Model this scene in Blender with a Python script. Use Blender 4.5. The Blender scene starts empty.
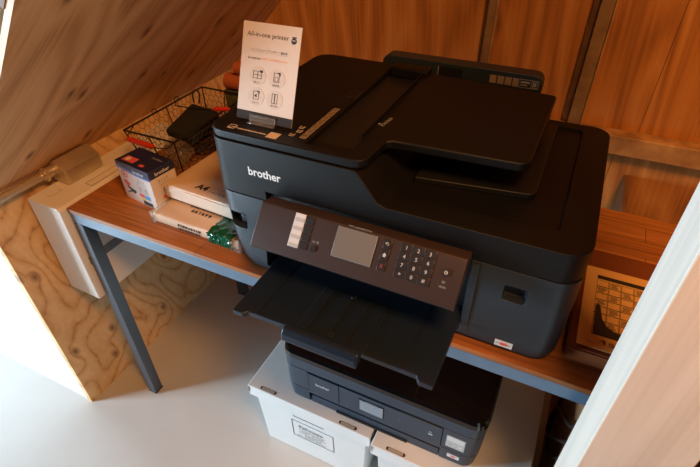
import bpy, bmesh, math, random
from mathutils import Matrix, Vector
random.seed(7)
S = bpy.context.scene
COL = S.collection
PI = math.pi

# ---------------------------------------------------------------- materials
def lin(c):
    return tuple(((v/12.92) if v <= .04045 else ((v+.055)/1.055)**2.4) for v in [x/255 for x in c])

def mat(name, rgb, rough=.5, metal=0., spec=.5, bump=None, coat=0., trans=0., alpha=1., emit=None, mottled=None):
    m = bpy.data.materials.new(name); m.use_nodes = True
    nt = m.node_tree; b = nt.nodes['Principled BSDF']
    b.inputs['Base Color'].default_value = (*rgb, 1)
    b.inputs['Roughness'].default_value = rough
    b.inputs['Metallic'].default_value = metal
    b.inputs['Specular IOR Level'].default_value = spec
    b.inputs['Coat Weight'].default_value = coat
    b.inputs['Transmission Weight'].default_value = trans
    b.inputs['Alpha'].default_value = alpha
    if emit:
        b.inputs['Emission Color'].default_value = (*emit[0], 1); b.inputs['Emission Strength'].default_value = emit[1]
    tc = nt.nodes.new('ShaderNodeTexCoord')
    if mottled:                                       # (scale, second colour)
        n = nt.nodes.new('ShaderNodeTexNoise'); n.inputs['Scale'].default_value = mottled[0]; n.inputs['Detail'].default_value = 6
        nt.links.new(tc.outputs['Object'], n.inputs['Vector'])
        r = nt.nodes.new('ShaderNodeValToRGB'); r.color_ramp.elements[0].position = .35; r.color_ramp.elements[1].position = .68
        r.color_ramp.elements[0].color = (*rgb, 1); r.color_ramp.elements[1].color = (*mottled[1], 1)
        nt.links.new(n.outputs['Fac'], r.inputs['Fac']); nt.links.new(r.outputs['Color'], b.inputs['Base Color'])
    if bump:                                          # (scale, strength)
        n = nt.nodes.new('ShaderNodeTexNoise'); n.inputs['Scale'].default_value = bump[0]; n.inputs['Detail'].default_value = 3
        nt.links.new(tc.outputs['Object'], n.inputs['Vector'])
        bp = nt.nodes.new('ShaderNodeBump'); bp.inputs['Strength'].default_value = bump[1]; bp.inputs['Distance'].default_value = .001
        nt.links.new(n.outputs['Fac'], bp.inputs['Height']); nt.links.new(bp.outputs['Normal'], b.inputs['Normal'])
    return m

def wood(name, dark, mid, light, scale=(1, 1, 1), bands=9., rot=(0, 0, 0), knots=0., knot_scale=(4, 4, 4), knot_rgb=(.10, .035, .012), rough=.55, contrast=1., nscale=2.2, basis=None, line=False):
    """rotary-cut plywood: contour bands of a stretched noise field that swirl round the knots"""
    m = bpy.data.materials.new(name); m.use_nodes = True
    nt = m.node_tree; N = nt.nodes; L = nt.links; b = N['Principled BSDF']; b.inputs['Roughness'].default_value = rough
    tc = N.new('ShaderNodeTexCoord')
    mp = N.new('ShaderNodeMapping'); mp.inputs['Scale'].default_value = scale; mp.inputs['Rotation'].default_value = rot
    L.new(tc.outputs['Object'], mp.inputs['Vector'])
    src = tc.outputs['Object']
    if basis:                                          # grain axis tilted within the sheet
        cmb = N.new('ShaderNodeCombineXYZ')
        for i, ax in enumerate(basis):
            dp = N.new('ShaderNodeVectorMath'); dp.operation = 'DOT_PRODUCT'; dp.inputs[1].default_value = Vector(ax).normalized()
            L.new(tc.outputs['Object'], dp.inputs[0]); L.new(dp.outputs['Value'], cmb.inputs[i])
        src = cmb.outputs[0]; L.new(src, mp.inputs['Vector'])
    n1 = N.new('ShaderNodeTexNoise'); n1.inputs['Scale'].default_value = nscale; n1.inputs['Detail'].default_value = 1.5; n1.inputs['Roughness'].default_value = .4
    L.new(mp.outputs['Vector'], n1.inputs['Vector'])
    def math_(op, a, bb=None, clamp=False):
        x = N.new('ShaderNodeMath'); x.operation = op; x.use_clamp = clamp
        for i, v in enumerate((a, bb)):
            if v is None: continue
            if isinstance(v, (int, float)): x.inputs[i].default_value = v
            else: L.new(v, x.inputs[i])
        return x.outputs[0]
    field = math_('MULTIPLY', n1.outputs['Fac'], bands)
    kmask = None
    if knots:
        mk = N.new('ShaderNodeMapping'); mk.inputs['Scale'].default_value = knot_scale; mk.inputs['Rotation'].default_value = rot
        L.new(src, mk.inputs['Vector'])
        v = N.new('ShaderNodeTexVoronoi'); v.voronoi_dimensions = '2D'; v.inputs['Scale'].default_value = 1.; v.inputs['Randomness'].default_value = 1.
        L.new(mk.outputs['Vector'], v.inputs['Vector'])
        d = v.outputs['Distance']
        swirl = math_('DIVIDE', .10, math_('ADD', d, .10))
        field = math_('ADD', field, math_('MULTIPLY', swirl, knots))
        kmask = math_('SUBTRACT', 1., math_('MULTIPLY', d, 9.5), True)
    band = math_('PINGPONG', field, .5)
    band = math_('MULTIPLY', band, 2.)
    band = math_('SUBTRACT', 1., math_('POWER', math_('SUBTRACT', 1., band), 2.6)) if line else math_('POWER', band, 1.6)
    n2 = N.new('ShaderNodeTexNoise'); n2.inputs['Scale'].default_value = 1.; n2.inputs['Detail'].default_value = 5
    m2 = N.new('ShaderNodeMapping'); m2.inputs['Scale'].default_value = tuple(s*s*14 if s < 1 else s*45 for s in scale); m2.inputs['Rotation'].default_value = rot
    L.new(src, m2.inputs['Vector']); L.new(m2.outputs['Vector'], n2.inputs['Vector'])
    mixv = math_('ADD', math_('MULTIPLY', band, .55*contrast), math_('MULTIPLY', n2.outputs['Fac'], .6))
    r = N.new('ShaderNodeValToRGB'); e = r.color_ramp.elements
    e[0].position = .12; e[0].color = (*dark, 1); e[1].position = .9; e[1].color = (*light, 1)
    k = e.new(.45); k.color = (*mid, 1)
    L.new(mixv, r.inputs['Fac'])
    out = r.outputs['Color']
    if kmask is not None:
        mx = N.new('ShaderNodeMix'); mx.data_type = 'RGBA'; mx.inputs[7].default_value = (*knot_rgb, 1)
        L.new(kmask, mx.inputs[0]); L.new(out, mx.inputs[6]); out = mx.outputs[2]
    L.new(out, b.inputs['Base Color'])
    bp = N.new('ShaderNodeBump'); bp.inputs['Strength'].default_value = .15; bp.inputs['Distance'].default_value = .001
    L.new(mixv, bp.inputs['Height']); L.new(bp.outputs['Normal'], b.inputs['Normal'])
    return m

def board_mat():
    """edge-glued desk board: staves along X, each stave its own tone, fine grain"""
    m = bpy.data.materials.new('desk_board'); m.use_nodes = True
    nt = m.node_tree; N = nt.nodes; L = nt.links; b = N['Principled BSDF']; b.inputs['Roughness'].default_value = .42
    tc = N.new('ShaderNodeTexCoord')
    br = N.new('ShaderNodeTexBrick'); br.inputs['Scale'].default_value = 1.
    br.inputs['Brick Width'].default_value = .42; br.inputs['Row Height'].default_value = .055; br.inputs['Mortar Size'].default_value = .0006
    br.inputs['Color1'].default_value = (*lin((188, 124, 66)), 1); br.inputs['Color2'].default_value = (*lin((156, 94, 46)), 1); br.inputs['Mortar'].default_value = (*lin((70, 36, 18)), 1)
    br.offset = .37
    L.new(tc.outputs['Object'], br.inputs['Vector'])
    mp = N.new('ShaderNodeMapping'); mp.inputs['Scale'].default_value = (6, 110, 20)
    n = N.new('ShaderNodeTexNoise'); n.inputs['Scale'].default_value = 1; n.inputs['Detail'].default_value = 6; n.inputs['Distortion'].default_value = .6
    L.new(tc.outputs['Object'], mp.inputs['Vector']); L.new(mp.outputs['Vector'], n.inputs['Vector'])
    mx = N.new('ShaderNodeMix'); mx.data_type = 'RGBA'; mx.blend_type = 'MULTIPLY'; mx.inputs[0].default_value = .75
    r = N.new('ShaderNodeValToRGB'); r.color_ramp.elements[0].color = (.45, .4, .36, 1); r.color_ramp.elements[1].color = (1.25, 1.2, 1.15, 1)
    r.color_ramp.elements[0].position = .3; r.color_ramp.elements[1].position = .7
    L.new(n.outputs['Fac'], r.inputs['Fac']); L.new(br.outputs['Color'], mx.inputs[6]); L.new(r.outputs['Color'], mx.inputs[7])
    L.new(mx.outputs[2], b.inputs['Base Color'])
    return m

WARMLIT_PLY = dict(dark=(.28, .10, .025), mid=(.58, .23, .05), light=(.72, .35, .11))  # same plywood as the other sheets, warm light put into its colour
M = {}
M['ply_back'] = wood('plywood_back', scale=(2.4, .40, 2.4), basis=((1, 0, .06), (-.06, 0, 1), (0, 1, 0)), bands=9, knots=.9, knot_scale=(3.6, 1.8, 1), contrast=.75, **WARMLIT_PLY)
M['ply_left'] = wood('plywood_knotty', dark=(.40, .17, .055), mid=(.72, .43, .18), light=(.86, .60, .31), scale=(2.1, 1.0, 1), basis=((0, 1, .25), (0, -.25, 1), (1, 0, 0)), bands=14, knots=2.4, knot_scale=(6.5, 4.0, 1), contrast=.85, knot_rgb=(.22, .085, .03), nscale=2.4, line=True)
M['ply_slope'] = wood('plywood_slope', dark=(.44, .20, .075), mid=(.74, .43, .19), light=(.84, .55, .28), scale=(.55, 2.6, 1), basis=((1, .45, 1.07), (-.3, 1.42, -.32), (-1.07, 0, 1)), bands=11, knots=1.2, knot_scale=(4, 8, 1), contrast=.7, nscale=1.6)
M['desk'] = board_mat()
M['post_face'] = wood('sawn_spruce', dark=(.60, .43, .31), mid=(.72, .54, .41), light=(.78, .60, .47), scale=(3.5, 3.5, .25), bands=10, knots=.5, knot_scale=(9, 9, 4), contrast=.45, rough=.7)
M['post_white'] = wood('post_pale', dark=(.60, .56, .48), mid=(.80, .70, .60), light=(.86, .77, .67), scale=(3.5, 3.5, .3), bands=5, knots=.4, knot_scale=(6, 6, 3), contrast=.4, rough=.65, knot_rgb=(.45, .33, .28))
M['white_wood'] = wood('pale_washed_board', dark=(.66, .63, .58), mid=(.78, .77, .74), light=(.82, .82, .80), scale=(2, 2, .4), bands=6, contrast=.4, rough=.6)
M['ply_edge'] = mat('plywood_edge', (.55, .36, .2), .7, mottled=(60, (.35, .2, .1)))
M['batten'] = mat('batten_brown', (.22, .13, .08), .7, mottled=(20, (.13, .08, .05)))
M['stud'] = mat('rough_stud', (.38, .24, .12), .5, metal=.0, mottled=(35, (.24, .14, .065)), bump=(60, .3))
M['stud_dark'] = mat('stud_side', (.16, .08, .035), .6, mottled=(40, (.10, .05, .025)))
M['rail'] = mat('chip_rail', (.66, .38, .16), .55, mottled=(22, (.36, .18, .065)), bump=(40, .5))
M['floor'] = mat('concrete', (.58, .57, .54), .38, mottled=(3.2, (.64, .64, .62)), bump=(8, .12))
M['steel_frame'] = mat('painted_steel', (.075, .145, .225), .30, metal=.0, spec=.9, bump=(300, .06), mottled=(30, (.09, .165, .25)))
M['leg_steel'] = mat('leg_steel', (.035, .06, .09), .32, spec=.9)
M['case'] = mat('printer_case', (.018, .027, .038), .42, bump=(900, .10))
M['case_top'] = mat('printer_case_top', (.0045, .0042, .0042), .50, spec=.28, bump=(900, .10))
M['dark'] = mat('black_plastic', (.006, .006, .007), .5)
M['tray'] = mat('tray_plastic', (.009, .016, .030), .30, bump=(700, .08))
M['panel'] = mat('panel_brown', (.060, .038, .033), .36, metal=.35, bump=(1200, .05))
M['button'] = mat('button_dark', (.022, .020, .022), .35)
M['screen'] = mat('panel_screen', (.42, .38, .34), .30, metal=.7)
M['screen2'] = mat('small_screen', (.30, .36, .42), .2, metal=.3)
M['chrome'] = mat('pale_trim', (.55, .6, .66), .25, metal=.7)
M['gloss'] = mat('gloss_black', (.004, .004, .005), .09, coat=.5)
M['case2'] = mat('small_printer_case', (.024, .044, .070), .34, bump=(900, .06))
M['white_ink'] = mat('white_ink', (.75, .75, .73), .6)
M['key_ink'] = mat('key_ink', (.45, .45, .45), .6)
M['grey_ink'] = mat('grey_ink', (.30, .29, .27), .6)
M['dim_ink'] = mat('dim_ink', (.26, .19, .13), .6)
M['tan_ink'] = mat('tan_ink', (.55, .42, .30), .6)
M['black_ink'] = mat('black_ink', (.02, .02, .02), .6)
M['blue_ink'] = mat('blue_ink', (.05, .09, .16), .6)
M['dull_red'] = mat('dull_red', (.28, .03, .02), .6)
M['red_ink'] = mat('red_ink', (.75, .08, .03), .6)
M['orange_ink'] = mat('orange_ink', (.85, .26, .10), .6)
M['card'] = mat('sign_card', (.60, .50, .41), .55)
M['card_grey'] = mat('sign_base_strip', (.035, .032, .032), .8, spec=.15)
M['circle'] = mat('icon_circle', (.56, .45, .36), .6)
M['acrylic'] = mat('clear_acrylic', (.95, .93, .90), .05, trans=.92)
M['silver_label'] = mat('silver_label', (.60, .61, .62), .4)
M['label_grey'] = mat('label_grey', (.42, .43, .43), .5)
M['carton'] = mat('white_carton', (.74, .75, .73), .6, bump=(40, .12), mottled=(14, (.78, .78, .77)))
M['hole'] = mat('hole_dark', (.03, .02, .015), .8)
M['string'] = mat('string_brown', (.42, .30, .18), .7)
M['kraft'] = mat('paper_wrap', (.68, .49, .33), .42, bump=(25, .35), mottled=(8, (.74, .55, .40)))
M['kraft_side'] = mat('paper_wrap_end', (.76, .60, .47), .3, bump=(35, .5))
M['film'] = mat('clear_film', (.9, .9, .9), .12, trans=.8, alpha=.4, bump=(45, .9))
M['green_film'] = mat('green_film', (.0, .10, .05), .16, coat=.4, bump=(35, 1.0))
M['ink_white'] = mat('ink_carton_white', (.78, .68, .62), .4)
M['navy'] = mat('navy_print', (.010, .018, .075), .3)
M['sky_blue'] = mat('blue_print', (.08, .22, .55), .3)
M['cyan'] = mat('cyan_print', (.05, .35, .75), .4)
M['magenta'] = mat('pink_print', (.75, .12, .13), .4)
M['yellow'] = mat('yellow_print', (.85, .60, .05), .4)
M['wire'] = mat('black_wire', (.012, .009, .008), .5)
M['red_grip'] = mat('red_wood_grip', (.62, .035, .012), .35)
M['pouch'] = mat('black_cloth', (.010, .009, .010), .8, bump=(300, .3))
M['bag_film'] = mat('bag_film', (.45, .38, .32), .1, trans=.5, alpha=.35, bump=(60, 1.))
M['terracotta'] = mat('rust_felt', (.45, .11, .03), .85, bump=(60, .4))
M['green_tin'] = mat('olive_tin', (.10, .11, .045), .5)
M['heater'] = mat('heater_enamel', (.84, .79, .72), .35)
M['heater_line'] = mat('heater_line', (.42, .38, .32), .5)
M['dull_grey'] = mat('dull_grey', (.17, .19, .21), .5)
M['conduit'] = mat('galvanised', (.72, .62, .45), .36, metal=.75, mottled=(20, (.55, .48, .36)))
M['rust_box'] = mat('rust_cardboard', (.19, .055, .018), .75, spec=.2, mottled=(10, (.23, .07, .024)))
M['poster'] = mat('orange_sheet', (.88, .52, .18), .6)  # orange set as the sheet's base colour
M['partition'] = mat('dark_hardboard', (.20, .10, .045), .7, mottled=(8, (.27, .14, .065)))
M['led'] = mat('pale_led', (.5, .7, .75), .4)

# ---------------------------------------------------------------- helpers
BASE = {}
def finish(bm, angle=.38):
    bmesh.ops.recalc_face_normals(bm, faces=bm.faces)
    for f in bm.faces: f.smooth = True
    for e in bm.edges:
        if len(e.link_faces) == 2 and e.calc_face_angle(0) > angle: e.smooth = False

def obj(name, bm, m, parent=None, bevel=0., label=None, recalc=True, origin=None):
    if recalc: finish(bm)
    if parent is not None: base = BASE[parent.name]
    else:
        if origin is None:
            xs = [v.co.x for v in bm.verts]; ys = [v.co.y for v in bm.verts]; zs = [v.co.z for v in bm.verts]
            origin = Vector(((min(xs)+max(xs))/2, (min(ys)+max(ys))/2, min(zs)))
        base = Vector(origin)
    bmesh.ops.translate(bm, verts=bm.verts, vec=-base)
    me = bpy.data.meshes.new(name); bm.to_mesh(me); bm.free()
    for mm in (m if isinstance(m, (list, tuple)) else [m]): me.materials.append(M[mm])
    o = bpy.data.objects.new(name, me); COL.objects.link(o)
    BASE[o.name] = base
    if parent is not None: o.parent = parent
    else: o.location = base
    if bevel:
        b = o.modifiers.new('Bevel', 'BEVEL'); b.width = bevel; b.segments = 2; b.limit_method = 'ANGLE'; b.angle_limit = .6; b.harden_normals = True
    if label: o['label'] = label
    return o

def thing(name, label, cat, loc, group=None):
    o = bpy.data.objects.new(name, None); COL.objects.link(o); o.location = loc
    o.empty_display_size = .05
    BASE[o.name] = Vector(loc); o['label'] = label; o['category'] = cat
    if group: o['group'] = group
    return o
def tag(o, label, cat, group=None):
    o['label'] = label; o['category'] = cat
    if group: o['group'] = group
    return o
def struct(name, bm, m, bevel=0., label=None):
    o = obj(name, bm, m, bevel=bevel); o['kind'] = 'structure'
    if label: o['label'] = label
    return o

def bx(bm, x0, x1, y0, y1, z0, z1, F=None, bev=0., seg=2, mi=0):
    F = F or Matrix.Identity(4)
    vs = [bm.verts.new(F @ Vector(p)) for p in ((x0, y0, z0), (x1, y0, z0), (x1, y1, z0), (x0, y1, z0), (x0, y0, z1), (x1, y0, z1), (x1, y1, z1), (x0, y1, z1))]
    fs = [bm.faces.new([vs[i] for i in q]) for q in ((3, 2, 1, 0), (4, 5, 6, 7), (0, 1, 5, 4), (1, 2, 6, 5), (2, 3, 7, 6), (3, 0, 4, 7))]
    for f in fs: f.material_index = mi
    if bev:
        es = list({e for f in fs for e in f.edges})
        bmesh.ops.bevel(bm, geom=es, offset=bev, segments=seg, affect='EDGES', profile=.5, clamp_overlap=True)
    return bm
def box(*a, **k): return bx(bmesh.new(), *a, **k)

def frame(o, x, y):
    x = Vector(x).normalized(); y = Vector(y).normalized(); z = x.cross(y).normalized(); y = z.cross(x)
    m = Matrix((x, y, z)).transposed().to_4x4(); m.translation = Vector(o); return m

def poly(bm, pts, d0, d1, F=None, mi=0):
    """prism: outline pts in the frame's XY, from d0 to d1 along its Z"""
    F = F or Matrix.Identity(4)
    a = [bm.verts.new(F @ Vector((x, y, d0))) for x, y in pts]; b = [bm.verts.new(F @ Vector((x, y, d1))) for x, y in pts]
    n = len(pts); fs = [bm.faces.new(a[::-1]), bm.faces.new(b)]
    for i in range(n): fs.append(bm.faces.new((a[i], a[(i+1) % n], b[(i+1) % n], b[i])))
    for f in fs: f.material_index = mi
    return bm
def prism(pts, d0, d1, F=None): return poly(bmesh.new(), pts, d0, d1, F)

def rrect(x0, x1, y0, y1, r, n=5):
    if not isinstance(r, (list, tuple)): r = (r,)*4          # FL, FR, BR, BL
    out = []
    for (cx, cy, a0, rr) in ((x0+r[0], y0+r[0], PI, r[0]), (x1-r[1], y0+r[1], 1.5*PI, r[1]), (x1-r[2], y1-r[2], 0, r[2]), (x0+r[3], y1-r[3], .5*PI, r[3])):
        for i in range(n+1):
            a = a0+i*PI/2/n; out.append((cx+rr*math.cos(a), cy+rr*math.sin(a)))
    return out
def loft(rings):
    """rings: (z, x0, x1, y0, y1, r)"""
    bm = bmesh.new(); prev = None
    for z, x0, x1, y0, y1, r in rings:
        cur = [bm.verts.new((x, y, z)) for x, y in rrect(x0, x1, y0, y1, r)]
        if prev:
            n = len(cur)
            for i in range(n): bm.faces.new((prev[i], prev[(i+1) % n], cur[(i+1) % n], cur[i]))
        else: bm.faces.new(cur[::-1])
        prev = cur
    bm.faces.new(prev); return bm

def boolean(a, b, op='DIFFERENCE'):
    obs = []
    for bm in (a, b):
        bmesh.ops.recalc_face_normals(bm, faces=bm.faces)
        me = bpy.data.meshes.new('tmp'); bm.to_mesh(me); bm.free(); o = bpy.data.objects.new('tmp', me); COL.objects.link(o); obs.append(o)
    md = obs[0].modifiers.new('b', 'BOOLEAN'); md.operation = op; md.object = obs[1]; md.solver = 'EXACT'
    dg = bpy.context.evaluated_depsgraph_get(); dg.update()
    me = bpy.data.meshes.new_from_object(obs[0].evaluated_get(dg)); out = bmesh.new(); out.from_mesh(me)
    for o in obs: bpy.data.objects.remove(o, do_unlink=True)
    bpy.data.meshes.remove(me)
    bmesh.ops.remove_doubles(out, verts=out.verts, dist=1e-5)
    return out

def tube(bm, pts, r, seg=8, closed=False, cap=True):
    pts = [Vector(p) for p in pts]; rings = []; n = len(pts); up = None
    for i, p in enumerate(pts):
        if closed: t = pts[(i+1) % n]-pts[i-1]
        else: t = pts[min(i+1, n-1)]-pts[max(i-1, 0)]
        t.normalize()
        if up is None: up = Vector((0, 0, 1)) if abs(t.z) < .9 else Vector((1, 0, 0))
        a = t.cross(up)
        if a.length < 1e-4: a = t.cross(Vector((1, 0, 0)))
        a.normalize(); b = a.cross(t).normalized(); up = b
        rr = r[i] if isinstance(r, (list, tuple)) else r
        rings.append([bm.verts.new(p+rr*(math.cos(k*2*PI/seg)*a+math.sin(k*2*PI/seg)*b)) for k in range(seg)])
    m = n if closed else n-1
    for i in range(m):
        A, B = rings[i], rings[(i+1) % n]
        for k in range(seg): bm.faces.new((A[k], A[(k+1) % seg], B[(k+1) % seg], B[k]))
    if cap and not closed: bm.faces.new(rings[0][::-1]); bm.faces.new(rings[-1])
    return bm
def smooth_path(pts, k=8, closed=False):
    P = [Vector(p) for p in pts]; n = len(P); out = []
    for i in range(n if closed else n-1):
        if closed: a, b, c, d = P[i-1], P[i], P[(i+1) % n], P[(i+2) % n]
        else: a, b, c, d = P[max(i-1, 0)], P[i], P[i+1], P[min(i+2, n-1)]
        for j in range(k):
            t = j/k; out.append(.5*((2*b)+(c-a)*t+(2*a-5*b+4*c-d)*t*t+(3*b-a-3*c+d)*t**3))
    if not closed: out.append(P[-1])
    return out

def disc(bm, F, cx, cy, r, h0, h1, seg=24, mi=0):
    return poly(bm, [(cx+r*math.cos(i*2*PI/seg), cy+r*math.sin(i*2*PI/seg)) for i in range(seg)], h0, h1, F, mi)

def text_bm(s, F, cx, cy, width=None, height=None, d=.0003, bold=0., align='C', shear=0., z0=.0):
    cu = bpy.data.curves.new('t', 'FONT'); cu.body = s; cu.size = 1; cu.offset = bold; cu.resolution_u = 3; cu.shear = shear
    o = bpy.data.objects.new('t', cu); COL.objects.link(o)
    dg = bpy.context.evaluated_depsgraph_get(); dg.update()
    me = bpy.data.meshes.new_from_object(o.evaluated_get(dg)); bm = bmesh.new(); bm.from_mesh(me)
    bpy.data.objects.remove(o, do_unlink=True); bpy.data.meshes.remove(me); bpy.data.curves.remove(cu)
    if not bm.verts: return bm
    x0 = min(v.co.x for v in bm.verts); x1 = max(v.co.x for v in bm.verts); y0 = min(v.co.y for v in bm.verts); y1 = max(v.co.y for v in bm.verts)
    k = width/(x1-x0) if width else height/(y1-y0)
    ky = height/(y1-y0) if (height and width) else k
    ax = {'C': (x0+x1)/2, 'L': x0}[align]
    for v in bm.verts: v.co = F @ Vector(((v.co.x-ax)*k+cx, (v.co.y-(y0+y1)/2)*ky+cy, d+z0))
    return bm
def text(name, s, F, cx, cy, m, parent, width=None, height=None, **k):
    bm = text_bm(s, F, cx, cy, width, height, **k)
    o = obj(name, bm, m, parent, recalc=False)
    return o
def merge(bms):
    out = bmesh.new()
    for b in bms:
        me = bpy.data.meshes.new('m'); b.to_mesh(me); b.free(); out.from_mesh(me); bpy.data.meshes.remove(me)
    return out

# ---------------------------------------------------------------- setting
WB = .84        # back wall plane
struct('floor', box(-3.2, 3.2, -3.2, WB+.05, -.05, 0), 'floor')
struct('wall_back', box(-.16, 2.2, WB, WB+.018, 0, 2.3), 'ply_back')
gb = bmesh.new()
for (xa, xb) in ((1.1805, 1.1815),): bx(gb, xa, xb, WB-.0012, WB+.001, .79, 2.3)
bx(gb, 1.144, 1.145, WB-.0012, WB+.001, 0, .73)
struct('trim_1', gb, 'hole')
struct('wall_left', box(-.154, -.136, -.111, WB, 0, .767), 'ply_left')
# sloping plywood underside of the roof
K = 1.07; ZT = 1.95; XT = -.136+(ZT-.767)/K
nx, nz = -K/math.hypot(K, 1), 1/math.hypot(K, 1)
FXZ = frame((0, 0, 0), (1, 0, 0), (0, 0, 1))       # XY of frame = world XZ, its Z = -Y
t = .012
bs = prism([(-.136, .767), (XT, ZT), (XT+nx*t, ZT+nz*t), (-.136+nx*t, .767+nz*t)], -(WB), .111, FXZ)
struct('ceiling', bs, 'ply_slope')
a0 = .52; t2 = .034
pa = (-.136+(XT+.136)*a0*.72, .767+(ZT-.767)*a0*.72)
bt = prism([(pa[0]+nx*t, pa[1]+nz*t), (XT+nx*t, ZT+nz*t), (XT+nx*t2, ZT+nz*t2), (pa[0]+nx*t2, pa[1]+nz*t2)], -.2, .113, FXZ)
struct('trim_2', bt, 'batten')
# washed white front face left of the nook
wf = prism([(-.154, 0), (-.154, .767), (-.154+nx*.004, .790), (XT+nx*t2, ZT+nz*t2+.005), (XT+nx*t2, 2.3), (-1.9, 2.3), (-1.9, 0)], .085, .109, FXZ)
struct('wall_front', wf, 'white_wood')
# studs and rail on the back wall
def stud(x0, x1, z0, z1, name):
    b = bmesh.new()
    bx(b, x0, x1, WB-.026, WB, z0, z1, mi=0, bev=.002, seg=1)
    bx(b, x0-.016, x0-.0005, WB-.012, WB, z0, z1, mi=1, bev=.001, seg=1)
    bx(b, x1+.0005, x1+.004, WB-.030, WB, z0, z1, mi=2)
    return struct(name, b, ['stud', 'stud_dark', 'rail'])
stud(1.004, 1.036, .792, 2.3, 'trim_3')
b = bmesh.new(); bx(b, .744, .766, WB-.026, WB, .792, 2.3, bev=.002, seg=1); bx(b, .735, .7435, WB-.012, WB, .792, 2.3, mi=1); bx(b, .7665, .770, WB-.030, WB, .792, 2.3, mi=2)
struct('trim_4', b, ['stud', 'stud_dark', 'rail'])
b = bmesh.new(); bx(b, .62, 2.2, WB-.045, WB-.0005, .735, .788, bev=.002, seg=1)
struct('trim_5', b, 'rail')
# corner post on the right
b = box(1.134, 1.236, -.15, -.058, 0, 2.2)
for f in b.faces:
    n = f.normal if f.normal.length else Vector((0, 0, 0))
b.normal_update()
for f in b.faces: f.material_index = 1 if f.normal.x < -.5 else 0  # left face gets the paler of the two wood tones
struct('trim_6', b, ['post_face', 'post_white'], bevel=.0025)
# low hardboard partition under the right of the desk
struct('wall_right', box(1.188, 1.20, .03, WB, 0, .66), 'partition')

# ---------------------------------------------------------------- desk
H = .732
desk = thing('desk', 'long wooden desk with a blue-grey steel frame against the plywood wall', 'desk', (.8, .26, 0))
obj('desk_top', box(0, 1.62, -.002, .525, .7205, H, bev=.001, seg=1), 'desk', desk)
for (x0, x1, y0, y1) in ((0, 1.62, 0, .03), (0, 1.62, .49, .52), (0, .03, .0305, .4895), (1.59, 1.62, .0305, .4895), (.30, .33, .0305, .4895)):
    obj('frame_rail', box(x0, x1, y0, y1, .690, .7200, bev=.002), 'steel_frame', desk)
for (x, y) in ((0.0, 0.0), (0, .49), (1.59, 0), (1.59, .49)):
    lg = obj('leg', box(x, x+.03, y, y+.03, .004, .6895, bev=.0018), 'leg_steel', desk)
    obj('foot_pad', box(x-.001, x+.031, y-.001, y+.031, 0, .006, bev=.001, seg=1), 'dark', lg)

# ---------------------------------------------------------------- wall unit on the left (long white enamelled unit)
hu = thing('wall_heater', 'long white boxy wall unit hung along the plywood left of the desk', 'wall heater', (-.06, .2, .44))
obj('casing', prism([(-.112, .445), (-.005, .440), (-.005, .726), (-.010, .735), (-.112, .738)], -.44, .018, FXZ), 'heater', hu, bevel=.003)
FT = frame((0, 0, .7365), (1, 0, 0), (0, 1, 0))
tl = bmesh.new()
def outline(bm, F, x0, x1, y0, y1, w, h=.0006):
    for q in ((x0, x1, y0, y0+w), (x0, x1, y1-w, y1), (x0, x0+w, y0+w, y1-w), (x1-w, x1, y0+w, y1-w)): bx(bm, *q, -.001, h, F=F)
outline(tl, FT, -.100, -.066, .012, .045, .0012); outline(tl, FT, -.040, -.016, .09, .30, .0012)
obj('moulded_outline', tl, 'heater_line', hu)
obj('grey_strip', box(-.0055, -.0035, -.0, .38, .551, .576), 'dull_grey', hu, label='dark grey strip')  # flat dark grey strip along the casing's right face

# ---------------------------------------------------------------- conduit
cd = thing('conduit_pipe', 'metal conduit pipe with a square steel junction box along the wall seam', 'conduit', (-.11, .05, .75))
b = bmesh.new(); tube(b, [(-.113, -.35, .768), (-.113, .060, .768)], .0098, 20); obj('pipe', b, 'conduit', cd)
b = bmesh.new(); tube(b, [(-.113, .035, .768), (-.113, .066, .768)], .0135, 20)
tube(b, [(-.113, .042, .768), (-.113, .05, .768)], .0185, 6); obj('coupling', b, 'conduit', cd)
b = prism([(-.1355, .742), (-.066, .738), (-.063, .744), (-.063, .776), (-.090, .795), (-.100, .798), (-.116, .784), (-.1355, .762)], -.172, -.066, FXZ); obj('junction_box', b, 'conduit', cd, bevel=.0025)
b = prism([(-.0625, .746), (-.0615, .746), (-.0615, .774), (-.0625, .774)], -.160, -.078, FXZ); obj('cover_plate', b, 'conduit', cd)

# ---------------------------------------------------------------- large printer
P = thing('multifunction_printer', 'large black all-in-one inkjet printer standing on the wooden desk', 'printer', (.77, .25, H))
FF = frame((0, .03, 0), (1, 0, 0), (0, 0, 1))
body = loft([(H, .528, 1.060, .040, .425, .03), (.7345, .512, 1.074, .024, .438, .03), (.741, .499, 1.081, .0165, .447, .03), (.755, .486, 1.085, .0155, .452, .03), (.80, .467, 1.087, .020, .456, .03), (.85, .456, 1.088, .025, .459, .032), (.893, .448, 1.088, .030, .46, .035)])
body = boolean(body, box(.552, .932, -.01, .15, .748, .95))
body = boolean(body, box(.474, .512, -.02, .048, .820, .852, bev=.003))
body = boolean(body, box(.986, 1.021, -.02, .042, .838, .866, bev=.004))
obj('lower_case', body, 'case', P, bevel=.0012)
obj('shade_block', box(.5535, .9305, .045, .149, .7655, .9115), 'dark', P)  # dark block added inside the opening to keep the gap in shade
# usb port inside the left window, handle in the right one
ub = obj('port_block', box(.490, .507, .036, .050, .824, .840, bev=.001), 'button', P)
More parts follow.
